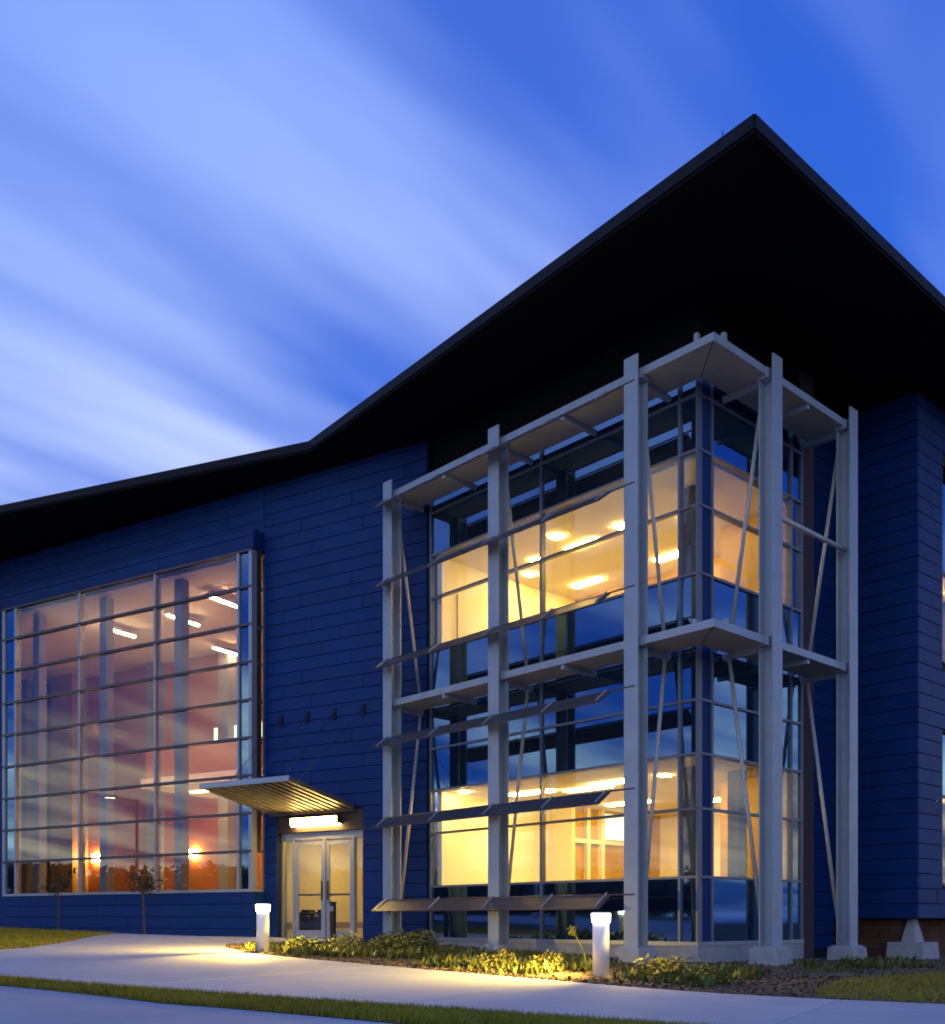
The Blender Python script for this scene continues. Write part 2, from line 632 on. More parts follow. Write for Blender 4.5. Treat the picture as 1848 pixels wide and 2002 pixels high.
def blade_maker(h0, h1, w):
    def f(V, F, x, y):
        z = G(x, y) - 0.03
        h = random.uniform(h0, h1)
        a = random.uniform(0, 6.283)
        lx, ly = random.gauss(0, .45) * h, random.gauss(0, .45) * h
        dx, dy = math.cos(a) * w, math.sin(a) * w
        i = len(V)
        V.extend([(x - dx, y - dy, z), (x + dx, y + dy, z), (x + lx * .4 + dx * .7, y + ly * .4 + dy * .7, z + h * .6), (x + lx * .4 - dx * .7, y + ly * .4 - dy * .7, z + h * .6), (x + lx, y + ly, z + h)])
        F.extend([(i, i + 1, i + 2, i + 3), (i + 3, i + 2, i + 4)])
    return f


strip_near = [(-5.9, -6.0), (-7.03, -3.11), (-8.75, 0.9), (-9.57, 3.26), (-11.4, 8.2), (-11.6, 7.4), (-9.84, 2.41), (-9.25, -.14), (-8.63, -1.84), (-7.2, -6.2)]
o = scatter_mesh('verge_grass', strip_near, 52000, blade_maker(.03, .075, .004), M['grass'])
tag(o, 'narrow strip of olive green grass between drive and sidewalk', 'grass')
lawn_near = [(-4.05, 13.97), (-5.6, 11.5), (-7.0, 9.55), (-8.0, 8.7), (-9.2, 9.4), (-10.2, 12.0), (-8.2, 21.5), (-5.0, 22.5), (-2.9, 15.4)]
o = scatter_mesh('lawn_grass', lawn_near, 45000, blade_maker(.04, .09, .007), M['grass'])
tag(o, 'dark mown lawn wedge below the tall left window', 'grass')
right_lawn = [(-2.75, -4.75), (-3.4, -3.62), (-2.6, -3.15), (-.6, -2.45), (1.2, -2.55), (4.0, -2.6), (7.5, -2.2), (8, -5.5), (1, -7.0), (-1.9, -6.3)]
sheet('right_lawn_soil', right_lawn, -0.012, M['soil'])
o = scatter_mesh('right_lawn_grass', right_lawn, 45000, blade_maker(.05, .10, .006), M['grass'])
tag(o, 'patch of lawn at the lower right beside the sidewalk', 'grass')


def chip_maker(V, F, x, y):
    z = G(x, y) - 0.018 + random.uniform(0, .025)
    a = random.uniform(0, 6.283)
    l, w = random.uniform(.02, .06), random.uniform(.008, .02)
    t = Vector((math.cos(a), math.sin(a), random.gauss(0, .35))) * l
    s = Vector((-math.sin(a), math.cos(a), random.gauss(0, .35))) * w
    c = Vector((x, y, z))
    i = len(V)
    V.extend([tuple(c - t - s), tuple(c + t - s), tuple(c + t + s), tuple(c - t + s), tuple(c + Vector((0, 0, .014)))])
    F.extend([(i, i + 1, i + 4), (i + 1, i + 2, i + 4), (i + 2, i + 3, i + 4), (i + 3, i, i + 4)])


bed_near = bed_edge_s + bed_tip + [(-.9, 9.6), (.1, 8.75), (.8, 8.3), (.85, .8), (4.2, .6), (6.5, -1.5), (4, -2.5), (-2.0, -5.5)]
o = scatter_mesh('mulch_chips', bed_near, 34000, chip_maker, M['chip'])
tag(o, 'brown bark mulch covering the planting bed', 'mulch')

# ------------------------------------------------------------------ the building
B = thing('office_building', 'two-storey navy panelled building with lit glass corner bay and flat black overhanging roof', 'building')

ROOF_Z0, ROOF_Z1 = 10.95, 11.20
k0, k1 = Vector((-.657, 10.272)), Vector((-4.576, 18.743))
kd = (k1 - k0)
far = k1 + kd * 1.3
roof_pts = [(-1.519, -1.670), (-.657, 10.272), (far.x, far.y), (far.x + 22, far.y + 6), (26, 26), (26, -1.66)]
roof = prism('roof', roof_pts, ROOF_Z0, ROOF_Z1, M['soffit'], B)
for i, (a, b) in enumerate(((roof_pts[0], roof_pts[1]), (roof_pts[1], roof_pts[2]), (roof_pts[5], roof_pts[0]))):
    a, b = Vector(a), Vector(b)
    d = (b - a)
    L = d.length
    d.normalize()
    nn = Vector((-d.y, d.x))
    if nn.dot(Vector((10, 10)) - a) > 0:
        nn = -nn
    c = (a + b) / 2 + nn * 0.012
    link('fascia_strip', box_mesh(L, .02, .19, M['fascia']), roof, (c.x, c.y, ROOF_Z1 - .105), math.atan2(d.y, d.x))
# joint lines of the soffit boards: shallow battens along the eaves
for k in range(1, 9):
    off = k * .42
    link('soffit_batten', box_mesh(11.0 - off, .02, .015, M['fascia']), roof, (-1.519 + off + .4, 4.6, ROOF_Z0 - .0085), R_(90) - math.atan2(.862, 11.94))
rod('lightning_rod', (-1.33, -1.05, ROOF_Z1 - .02), (-1.33, -1.05, ROOF_Z1 + .22), .008, M['black'], roof, 6)

PH = .30                    # panel row height


def cladding(wall, fr, t0, t1, z0, z1, p, lengths, holes=(), thick=.035, seed=0, merge=False):
    """Rows of long metal panels with open joints, broken round the openings."""
    rnd = random.Random(seed)
    z = z0
    row = 0
    joined = bmesh.new() if merge else None
    while z < z1 - .04:
        zt = min(z + PH, z1)
        cuts = []
        x = t0 - lengths * (0.5 if row % 2 else 0.0) - lengths * .13 * (row % 3)
        while x < t1:
            cuts.append((max(x, t0), min(x + lengths, t1)))
            x += lengths
        for a, b in cuts:
            if b - a < .06:
                continue
            segs = [(a, b)]
            for (h0, h1, hz0, hz1) in holes:
                if zt > hz0 + .01 and z < hz1 - .01:
                    ns = []
                    for (u, v) in segs:
                        if v <= h0 or u >= h1:
                            ns.append((u, v))
                        else:
                            if u < h0:
                                ns.append((u, h0))
                            if v > h1:
                                ns.append((h1, v))
                    segs = ns
            for (u, v) in segs:
                if v - u > .06 and merge:
                    q0, q1 = p, p + thick + rnd.uniform(-.0025, .0025)
                    bm_box(joined, fr.at((u + v) / 2, (q0 + q1) / 2, (z + zt) / 2), ((v - u) / 2 - .004, (q1 - q0) / 2, (zt - z) / 2 - .006), fr.a)
                elif v - u > .06:
                    fbox('panel', fr, u + .004, v - .004, p, p + thick + rnd.uniform(-.0025, .0025), z + .006, zt - .006, M['panel'], wall, .006)
        z += PH
        row += 1
    if merge:
        o_ = link('panelling', from_bm('panelling', joined), wall, mtl=M['panel'])
        o_['kind'] = 'stuff'


# ---- left wing wall with the entrance
T_END = 4.76
DOOR = (1.80, 4.36, -.4, 2.95)
wing = prism('wing_wall', [tuple(FW.at(t, p).xy) for t, p in ((.02, 0), (1.80, 0), (1.80, -.25), (.02, -.25))], -.5, 10.93, M['joint'], B)
fbox('wall_core', FW, 4.36, 26.0, -.25, 0, -.5, 1.10, M['joint'], wing)
fbox('wall_core', FW, 4.36, T_END, -.25, 0, 1.10, 10.93, M['joint'], wing)
fbox('wall_core', FW, 1.80, 4.36, -.25, 0, 2.95, 10.93, M['joint'], wing)
fbox('wall_core', FW, T_END, 26.0, -.25, 0, 9.42, 10.93, M['joint'], wing)
fbox('wall_core', FW, 14.4, 26.0, -.25, 0, 1.10, 9.42, M['joint'], wing)
cladding(wing, FW, .05, T_END, -.29, 10.90, 0.0, 2.36, holes=[DOOR], seed=3)
cladding(wing, FW, T_END, 14.5, 9.80, 10.90, 0.0, 3.2, seed=5, merge=True)
cladding(wing, FW, 14.36, 21.0, 0.0, 10.90, 0.0, 6.64, seed=6, merge=True)

# ---- tall window bay on the left wing
BP = .41
BT0, BT1 = 4.795, 14.33
SILL, HEAD = 1.13, 9.29
bay = fbox('window_bay', FW, BT0, BT1, 0.002, BP - .04, -.5, SILL - .06, M['joint'], B)
bay_z0 = -.05
bayparent = link('bay_cladding', box_mesh(BT1 - BT0, BP - .06, .44, M['joint']), B, FW.at((BT0 + BT1) / 2, (BP - .06) / 2 + .002, 9.55), FW.a)
# panels parented to a piece that sits at identity
bayclad = prism('bay_wall', [tuple(FW.at(t, p).xy) for t, p in ((BT0 + .02, .01), (BT0 + .02, BP - .045), (BT1 - .02, BP - .045), (BT1 - .02, .01))], 9.34, 9.76, M['joint'], B)
bpy.data.objects.remove(bayparent)
cladding(bayclad, FW, BT0, BT1, 9.34, 9.78, BP - .04, 3.2, seed=8)
cladding(bayclad, FW, BT0, BT1, -.10, SILL - .04, BP - .04, 3.2, seed=9)
for zA, zB in ((-.4, SILL - .05), (9.34, 9.78)):
    fbox('bay_side_panel', FW, BT0 - .035, BT0 - .002, .04, BP - .01, zA, zB, M['panel'], bayclad)
bayw = prism('bay_window', [tuple(FW.at(t, p).xy) for t, p in ((BT0, .0), (BT0, BP + .03), (BT1, BP + .03), (BT1, 0))], SILL - .04, SILL + .03, M['alu'], B)
rows = [SILL] + [SILL + .03 + .907 * k for k in range(1, 9)] + [HEAD]
cols = [BT0, 5.24, 8.108, 11.022, 13.755, BT1]
for i, t in enumerate(cols):
    w = .07 if 0 < i < 5 else .10
    tt = t + (.05 if i == 0 else -.05 if i == 5 else 0)
    fbox('mullion', FW, tt - w / 2, tt + w / 2, BP - .16, BP + .02, SILL + .03, HEAD, M['alu'], bayw)
for z in rows[1:]:
    fbox('transom', FW, BT0 + .002, BT1 - .002, BP - .10, BP + .035, z - .03, z + .03, M['dalu'], bayw)
for i in range(5):
    for j in range(len(rows) - 1):
        fbox('glass_pane', FW, cols[i] + .06, cols[i + 1] - .06, BP - .05, BP - .03, rows[j] + .03, rows[j + 1] - .03, M['spandrel'] if i in (0, 4) else M['bayglass'], bayw)
# glazed return of the bay beside the entrance wall
for j in range(len(rows) - 1):
    fbox('return_pane', FW, BT0 + .03, BT0 + .045, .05, BP - .16, rows[j] + .03, rows[j + 1] - .03, M['bayglass'] if j == 0 else M['rust'], bayw)
    fbox('return_rail', FW, BT0 + .004, BT0 + .07, .03, BP - .161, rows[j + 1] - .025, rows[j + 1] + .025, M['dalu'], bayw)
# steel tubes standing behind the mullions
for t in (5.05, 8.108, 11.022, 13.9):
    fbox('mullion_tube', FW, t - .13, t + .13, -.62, -.36, .36, 9.36, M['grey'], bayw)
    fbox('hidden_fill_strip', FW, t - .03, t + .03, -.632, -.6205, 1.4, 6.6, M['fill_strip'], bayw)  # added fill light, kept out of sight behind the tube to brighten the back wall

# ---- atrium behind it
atr = prism('atrium_shell', [tuple(FW.at(t, p).xy) for t, p in ((4.8, -6.6), (27, -6.6), (27, -6.8), (4.8, -6.8))], .3, 9.9, M['orange'], B)
fbox('atrium_floor', FW, 4.4, 27, -6.6, -.26, .2, .36, M['floor'], atr)
fbox('atrium_ceiling', FW, 4.4, 27, -6.6, -.0, 9.42, 9.55, M['ceil'], atr)
fbox('atrium_end_wall', FW, 26.8, 27, -6.6, -.26, .36, 9.42, M['orange'], atr)
fbox('atrium_side_wall', FW, 4.58, 4.78, -6.6, -.26, 3.1, 9.42, M['orange'], atr)
fbox('atrium_side_wall', FW, 4.58, 4.78, -6.6, -.9, .36, 3.1, M['orange'], atr)
# projecting panels and piers on the back wall
for t0, t1, p, m_ in ((19.4, 20.6, -5.9, 'wood'), (15.4, 15.9, -6.2, 'grey'), (12.0, 12.45, -6.2, 'grey'), (21.6, 22.3, -5.6, 'grey')):
    fbox('wall_pier', FW, t0, t1, -6.598, p, .36, 9.41, M[m_], atr)
# mezzanine offices seen through the right-hand panes
fbox('mezzanine_slab', FW, 4.8, 13.2, -6.59, -3.6, 4.55, 4.85, M['ceil'], atr)
fbox('mezzanine_front', FW, 4.8, 13.1, -3.95, -3.7, 4.85, 5.75, M['orange'], atr)
for k in range(4):
    fbox('office_window', FW, 9.6 + k * .85, 10.38 + k * .85, -6.59, -6.5, 5.9, 6.9, M['screen'], atr)
for a in ((23.0, 24.2), (17.2, 18.2)):
    fbox('mezzanine_beam', FW, a[0], a[1], -6.59, -5.0, 6.9, 7.2, M['wood'], atr)

PEND = [((-.35, 21.14), 'atrium tube light behind the middle pane of the tall left window'),
        ((.52, 18.67), 'short atrium tube light near the right mullion of the tall left window'),
        ((.56, 16.3), 'topmost atrium tube light at the right edge of the tall left window'),
        ((3.26, 20.98), 'lower atrium tube light at the right edge of the tall left window')]
for (x, y), lab in PEND:
    t = thing('tube_light', lab, 'ceiling light', (x, y, 9.20), 'tube lights hanging in the atrium')
    L = 1.25
    ang = FW.a + R_(90)
    link('tube', box_mesh(L, .07, .05, M['atrium']), t, (0, 0, 0), ang)
    link('housing', box_mesh(L + .06, .15, .05, M['white']), t, (0, 0, .0505), ang)
    for s in (-.45, .45):
        link('hanger', box_mesh(.012, .012, .14, M['alu']), t, (math.cos(ang) * s, math.sin(ang) * s, .145))
for (t_, p_) in ((7.0, -5.0), (9.5, -5.2), (11.8, -5.0)):
    fbox('ceiling_light', FW, t_ - .6, t_ + .6, p_ - .1, p_ + .1, 4.52, 4.549, M['troffer'], atr)
for t_ in (13.9, 18.9):
    fbox('wall_sconce', FW, t_ - .12, t_ + .12, -6.598, -6.44, 2.55, 2.85, M['sconce'], atr)

# ---- entrance
ent = prism('entrance', [tuple(FW.at(t, p).xy) for t, p in ((1.80, -.02), (1.80, -.30), (4.36, -.30), (4.36, -.02))], 2.50, 2.95, M['rust'], B)
EZ = -.06
for t, w in ((4.33, .06), (3.99, .06), (3.05, .05), (2.20, .06), (1.83, .06)):
    fbox('frame_post', FW, t - w / 2, t + w / 2, -.26, -.14, EZ, 2.50, M['alu'], ent)
fbox('frame_head', FW, 1.86, 4.30, -.25, -.145, 2.32, 2.498, M['alu'], ent)
fbox('threshold', FW, 1.80, 4.36, -.28, .06, -.25, EZ, M['conc'], ent)
for a, b in ((3.08, 3.96), (2.23, 3.02)):
    dr = fbox('door_leaf', FW, a, b, -.225, -.18, EZ + .01, EZ + .23, M['alu'], ent)
    # local coordinates of the leaf: x along the wall, y outwards
    w = b - a
    zc = EZ + .12
    for sx in (-1, 1):
        link('stile', box_mesh(.09, .045, 2.14, M['alu']), dr, (sx * (w / 2 - .045), .001, 1.18 + .005), 0)
    link('top_rail', box_mesh(w - .19, .044, .11, M['alu']), dr, (0, 0, 2.19))
    link('push_bar', box_mesh(w - .2, .05, .045, M['dalu']), dr, (0, .03, .95))
    link('door_glass', box_mesh(w - .19, .016, 2.02, M['glass']), dr, (0, 0, 1.122))
    link('pull_handle', box_mesh(.025, .03, .45, M['dalu']), dr, ((-1 if a > 3 else 1) * (w / 2 - .06), .05, 1.05))
for a, b in ((4.02, 4.30), (1.86, 2.17)):
    fbox('sidelight', FW, a, b, -.21, -.19, EZ + .05, 2.31, M['glass'], ent)
# vestibule behind the doors
ves = prism('vestibule', [tuple(FW.at(t, p).xy) for t, p in ((1.0, -3.6), (4.56, -3.6), (4.56, -3.75), (1.0, -3.75))], -.1, 2.9, M['cream'], ent)
fbox('floor', FW, .9, 4.56, -3.6, -.29, -.2, EZ - .005, M['floor'], ves)
fbox('ceiling', FW, .9, 4.56, -3.6, -.31, 2.62, 2.8, M['ceil'], ves)
fbox('side_wall', FW, .8, .98, -3.6, -.26, -.1, 2.62, M['cream'], ves)
fbox('side_wall', FW, 4.42, 4.56, -3.6, -.31, -.1, 2.62, M['cream'], ves)
fbox('ceiling_light', FW, 2.5, 3.3, -2.1, -1.9, 2.60, 2.619, M['troffer'], ves)
fbox('inner_door', FW, 2.2, 3.1, -3.59, -3.55, -.05, 2.1, M['wood'], ves)
# glowing light box over the doors
lb = fbox('light_box', FW, 2.42, 3.84, -.018, .16, 2.64, 2.82, M['dalu'], ent)
link('diffuser', box_mesh(1.36, .14, .02, M['entry']), lb, (0, 0, -.101))
link('diffuser', box_mesh(1.36, .016, .15, M['entry']), lb, (0, .1, 0))

# canopy: thin plates of slats tilted upwards, hung on tie rods
can_p0, can_p1 = .05, 2.30
can_z0, can_z1 = 2.98, 3.36
slope = math.atan2(can_z1 - can_z0, can_p1 - can_p0)
CT0, CT1 = 2.0, 4.58


def canopy_piece(name, t0, t1, q0, q1, h0, h1, mtl, parent):
    """Box in the tilted plane of the canopy: q runs along the slope from the wall."""
    L = math.hypot(can_p1 - can_p0, can_z1 - can_z0)
    qc = (q0 + q1) / 2 * L
    c = FW.at((t0 + t1) / 2, can_p0 + qc * math.cos(slope) - (h0 + h1) / 2 * math.sin(slope), can_z0 + qc * math.sin(slope) + (h0 + h1) / 2 * math.cos(slope))
    me = box_mesh(abs(t1 - t0), abs(q1 - q0) * L, abs(h1 - h0), mtl)
    o = link(name, me, parent, c)
    o.rotation_euler = (Matrix.Rotation(FW.a, 3, 'Z') @ Matrix.Rotation(slope, 3, 'X')).to_euler()
    return o


can = prism('entrance_canopy', [tuple(FW.at(t, p).xy) for t, p in ((CT0, .037), (CT0, .085), (CT1, .085), (CT1, .037))], 2.90, 3.06, M['blade'], B)
canopy_piece('deck_sheet', CT0 + .02, CT1 - .02, .02, 1.0, .055, .075, M['slat'], can)
nsl = 13
for k in range(nsl):
    t = CT0 + .06 + (CT1 - CT0 - .12) * k / (nsl - 1)
    canopy_piece('slat', t - .045, t + .045, .02, 1.0, -.03, .054, M['slat'], can)
canopy_piece('front_edge', CT0, CT1, 1.0, 1.015, -.035, .08, M['steel'], can)
for t in (1.77, 2.6, 3.4, 4.2):
    a = FW.at(t, .06, 5.2)
    tb = min(max(t, CT0 + .1), CT1 - .1)
    b = FW.at(tb, can_p0 + 1.9, can_z0 + 1.95 * math.sin(slope) + .05)
    r = rod('tie_rod', a, b, .008, M['dalu'], can, 6)
    fbox('anchor_plate', FW, t - .05, t + .05, .033, .07, 5.05, 5.32, M['joint'], r)

# ---- corner bay: curtain walls
zrow = [(0.0, 'base'), (1.14, 'span'), (2.30, 'glass'), (3.23, 'glass'), (4.14, 'span'), (4.98, 'span'), (6.28, 'span'), (7.43, 'glass'), (8.36, 'glass'), (9.29, 'span'), (10.0, 'span')]


def curtain(name, fr, ts, t_out0, t_out1):
    par = prism(name, [tuple(fr.at(t, p).xy) for t, p in ((t_out0, .03), (t_out1, .03), (t_out1, -.12), (t_out0, -.12))], -.03, .04, M['alu'], B)
    base = fbox('plinth', fr, t_out0, t_out1, -.15, .02, -.75, -.032, M['conc'], par)
    for t in ts:
        fbox('mullion', fr, t - .024, t + .024, -.11, .012, .04, 10.1, M['mull'], par)
    for z, kd_ in zrow[1:]:
        if 4.9 < z < 5.1:
            continue
        fbox('transom', fr, t_out0, t_out1, -.10, .008, z - .022, z + .022, M['mull'], par)
    st = sorted(ts)
    for i in range(len(st) - 1):
        for j in range(1, len(zrow)):
            z0, z1, kd_ = zrow[j - 1][0], zrow[j][0], zrow[j][1]
            nm, m_ = ('glass_pane', M['glass']) if kd_ == 'glass' else ('spandrel_pane', M['spandrel'])
            fbox(nm, fr, st[i] + .02, st[i + 1] - .02, -.05, -.03, z0 + .02, z1 - .02, m_, par)
    return par


cwl = curtain('left_curtain_wall', FL, [.035, .40, 3.667, 6.99], .0, 7.03)
cwr = curtain('right_curtain_wall', FR, [-.39, -2.966, -3.34], -3.37, -.062)
fbox('corner_panel', FR, -.36, -.064, -.05, -.02, .04, 10.1, M['panel'], cwr)
for z0, z1, nm in ((5.02, 6.2, 'a'),):
    pass
# slab edges, walls and ceilings inside the corner bay
core = prism('upper_floor', [(1.06, 1.06), (4.2, 1.06), (4.2, 2.2), (12, 2.2), (12, 7.86), (1.06, 7.86)], 4.62, 5.06, M['ceil'], B)
fbox('top_slab', F0, 1.0, 4.28, 1.0, 7.86, 9.95, 10.94, M['soffit'], core)
fbox('top_slab', F0, 4.28, 12, 2.2, 7.86, 9.95, 10.94, M['joint'], core)
fbox('sill_wall', F0, 1.04, 1.12, 1.2, 7.8, 5.06, 6.24, M['joint'], core)
fbox('sill_wall', F0, 1.32, 4.2, 1.04, 1.12, 5.06, 6.24, M['joint'], core)
fbox('ceiling', F0, 1.06, 4.2, 1.06, 2.198, 8.30, 8.4, M['ceil'], core)
fbox('ceiling', F0, 1.06, 12, 2.2, 7.86, 8.30, 8.4, M['ceil'], core)
fbox('side_wall', F0, 1.06, 12, 7.70, 7.85, 5.06, 8.298, M['cream'], core)
fbox('end_wall', F0, 11.8, 12, 2.2, 7.7, 5.06, 8.298, M['cream'], core)
fbox('return_wall', F0, 4.05, 4.2, 1.13, 2.6, 5.06, 8.298, M['wood'], core)
fbox('bulkhead', F0, 5.4, 5.9, 2.4, 7.69, 7.55, 8.298, M['wood'], core)
fbox('back_partition', F0, 8.8, 8.95, 2.3, 7.69, 5.06, 8.29, M['cream'], core)
fbox('interior_column', F0, 1.95, 2.3, 1.75, 2.1, 5.06, 8.298, M['dark'], core)
fbox('white_board', F0, 1.5, 2.2, 7.66, 7.698, 6.2, 7.6, M['ceil'], core)
for (x, y, a) in ((2.68, 5.05, 1), (2.64, 6.35, 0), (1.96, 5.12, 0), (2.49, 3.87, 0), (4.6, 4.2, 1), (4.6, 6.6, 1), (3.1, 2.65, 0), (7.2, 4.6, 1), (7.2, 6.6, 1), (3.2, 7.1, 0)):
    if a:
        fbox('ceiling_light', F0, x - .11, x + .11, y - .42, y + .42, 8.265, 8.299, M['troffer'], core)
    else:
        fbox('downlight', F0, x - .11, x + .11, y - .11, y + .11, 8.27, 8.299, M['downlight'], core)

low = prism('ground_floor', [(1.06, 1.06), (4.2, 1.06), (4.2, 2.2), (12, 2.2), (12, 7.86), (1.06, 7.86)], -.3, 0.0, M['floor'], B)
fbox('ceiling', F0, 1.06, 12, 2.2, 7.86, 3.20, 3.3, M['ceil'], low)
fbox('ceiling', F0, 1.06, 4.2, 1.06, 2.198, 3.20, 3.3, M['ceil'], low)
fbox('sill_wall', F0, 1.04, 1.12, 1.2, 7.8, 0.0, 1.10, M['joint'], low)
fbox('sill_wall', F0, 1.32, 4.2, 1.04, 1.12, 0.0, 1.10, M['joint'], low)
fbox('side_wall', F0, 1.06, 4.5, 7.70, 7.85, 0.0, 3.2, M['cream'], low)
fbox('side_wall', F0, 4.5, 4.62, 7.0, 7.85, 0.0, 3.2, M['cream'], low)
fbox('side_wall', F0, 4.62, 12, 7.70, 7.85, 0.0, 3.2, M['wood'], low)
fbox('end_wall', F0, 11.8, 12, 2.2, 7.7, 0, 3.2, M['cream'], low)
fbox('return_wall', F0, 4.05, 4.2, 1.13, 2.6, 0, 3.2, M['wood'], low)
fbox('back_partition', F0, 8.8, 8.95, 2.3, 7.69, 0, 3.19, M['cream'], low)
fbox('interior_column', F0, 1.95, 2.3, 1.75, 2.1, 0, 3.198, M['dark'], low)
fbox('interior_column', F0, 2.95, 3.2, 1.45, 1.7, 0, 3.198, M['dark'], low)
for x in (4.95, 5.75, 6.30, 7.5):
    fbox('partition_post', F0, x - .06, x + .06, 7.55, 7.69, 0, 3.19, M['cream'], low)
fbox('partition_rail', F0, 4.9, 7.5, 7.57, 7.67, 2.32, 2.42, M['cream'], low)
fbox('lit_screen', F0, 6.42, 7.38, 7.60, 7.66, 2.46, 3.1, M['screen'], low)
for (x, y, a) in ((2.48, 6.35, 1), (2.85, 5.06, 1), (2.47, 3.98, 1), (3.15, 2.65, 0), (2.47, 2.79, 0), (5.6, 6.2, 1), (6.6, 4.4, 1), (1.35, 7.3, 0)):
    if a:
        fbox('ceiling_light', F0, x - .12, x + .12, y - .6, y + .6, 3.16, 3.199, M['troffer'], low)
    else:
        fbox('downlight', F0, x - .09, x + .09, y - .09, y + .09, 3.17, 3.199, M['downlight'], low)

fbox('rear_wall', F0, 4.21, 11.8, 2.06, 2.18, 5.06, 8.298, M['cream'], core)
fbox('rear_wall', F0, 4.21, 11.8, 2.06, 2.18, 0.0, 3.19, M['cream'], low)
# ---- recess between the bay and the right wing, right wing
rec = fbox('recess_wall', F0, 4.29, 4.80, .97, 2.2, -.5, 10.93, M['rust'], B)
back = prism('recess_back_wall', [(4.8, 1.6), (6.75, 1.6), (6.75, 1.8), (4.8, 1.8)], -.5, 10.93, M['joint'], B)
FB = Frame(6.7, 1.6, R_(180))
cladding(back, FB, 0.02, 1.88, -.2, 10.9, 0.0, 2.0, seed=20, merge=True)
RW = Frame(6.70, -.21, R_(90))      # -X face of the right wing, t = Y + .21
RF = Frame(6.70, -.21, R_(180))     # -Y face, t = -(X - 6.7)
rwing = prism('right_wing_wall', [(6.72, -.19), (26, -.19), (26, 2.0), (6.72, 2.0)], .46, 10.93, M['joint'], B)
bm = bmesh.new()
bpy.data.objects.remove(rwing)
rwing = prism('right_wing_wall', [(6.72, -.19), (7.62, -.19), (7.62, 1.6), (6.72, 1.6)], .46, 10.93, M['joint'], B)
cladding(rwing, RW, 0.0, 1.8, .44, 10.9, -.02, 2.0, seed=21)
WIN = (-3.6, -1.12, 1.14, 3.0)
cladding(rwing, RF, -3.9, -.0, .44, 10.9, -.02, 2.2, holes=[(-3.6, -1.12, 1.12, 4.3), (-3.6, -1.12, 5.72, 9.8)], seed=22)
for z0, z1 in ((.46, 1.12), (4.3, 5.72), (9.8, 10.93)):
    fbox('wall_core', F0, 7.62, 10.298, -.19, .05, z0, z1, M['joint'], rwing)
for z0, z1, zl in ((1.14, 4.28, 2.97), (5.74, 9.78, 7.59)):
    wnd = fbox('wing_window', RF, -3.58, -1.14, -.10, -.02, zl - .03, zl + .03, M['dalu'], B)
    zc = zl
    link('glass_pane', box_mesh(2.4, .02, zl - z0 - .06, M['glass']), wnd, (0, 0, (z0 - zl) / 2))
    link('spandrel_pane', box_mesh(2.4, .02, z1 - zl - .06, M['spandrel']), wnd, (0, 0, (z1 - zl) / 2))
    link('mullion', box_mesh(.06, .1, z1 - z0, M['dalu']), wnd, (0, 0, (z0 + z1) / 2 - zl))
    link('mullion', box_mesh(.05, .1, z1 - z0, M['dalu']), wnd, (1.2, 0, (z0 + z1) / 2 - zl))
    link('sill', box_mesh(2.44, .14, .04, M['dalu']), wnd, (0, .02, z0 - zl - .015))
    rm = fbox('wing_room', F0, 7.7, 10.295, .9, 1.0, z0 - .2, zl + .3, M['cream'], B)
    fbox('room_floor', F0, 7.63, 10.295, .06, .9, z0 - .22, z0 - .1, M['floor'], B)
    fbox('room_ceiling', F0, 7.63, 10.295, .06, .9, zl + .1, zl + .2, M['ceil'], B)
    fbox('room_light', F0, 7.75, 9.6, .55, .75, zl + .07, zl + .099, M['troffer'], B)
fbox('wall_core', F0, 10.30, 24.0, -.19, 4.0, .46, 10.93, M['joint'], rwing)
cladding(rwing, RF, -8.7, -3.9, .44, 10.9, -.02, 4.8, seed=23, merge=True)
# brick plinth set back below the raised wing, with a concrete pier at its corner
bp_ = prism('brick_plinth', [(6.95, .25), (20, .25), (20, .45), (7.15, .45), (7.15, 1.6), (6.95, 1.6)], -.8, .455, M['brick'], B)
for r in range(7):
    z = -.42 + r * .12
    for k in range(6):
        x = 6.99 + k * .42 + (.21 if r % 2 else 0)
        fbox('brick', F0, x, x + .40, .225, .25, z, z + .108, M['brick'], bp_, .004)
    for k in range(3):
        y = .27 + k * .42 + (.21 if r % 2 else 0)
        fbox('brick', F0, 6.925, 6.95, y, y + .40, z, z + .108, M['brick'], bp_, .004)


def pier(parent, name, x, y, ztop, wt_, wb_, zb):
    bm = bmesh.new()
    lo = [bm.verts.new((x + sx * wb_ / 2, y + sy * wb_ / 2, zb)) for sx, sy in ((-1, -1), (1, -1), (1, 1), (-1, 1))]
    hi = [bm.verts.new((x + sx * wt_ / 2, y + sy * wt_ / 2, ztop)) for sx, sy in ((-1, -1), (1, -1), (1, 1), (-1, 1))]
    bm.faces.new(hi)
    for i in range(4):
        bm.faces.new((lo[i], lo[(i + 1) % 4], hi[(i + 1) % 4], hi[i]))
    bmesh.ops.recalc_face_normals(bm, faces=bm.faces)
    bmesh.ops.bevel(bm, geom=bm.edges[:], offset=.012, segments=1, affect='EDGES')
    return link(name, from_bm(name, bm), parent, mtl=M['conc'])


pr_ = pier(B, 'concrete_pier', 6.98, .02, .45, .13, .34, -.03)
pier(pr_, 'pier_base', 6.98, .02, -.032, .72, .80, -.6)

# ---- exposed steel frame round the corner bay
COLS = [('y', 8.10), ('y', 4.83), ('y', 1.53), ('x', 1.64), ('x', 4.24)]
DECK_Z, DECK_T = 5.11, .13
TOP_Z = 9.57


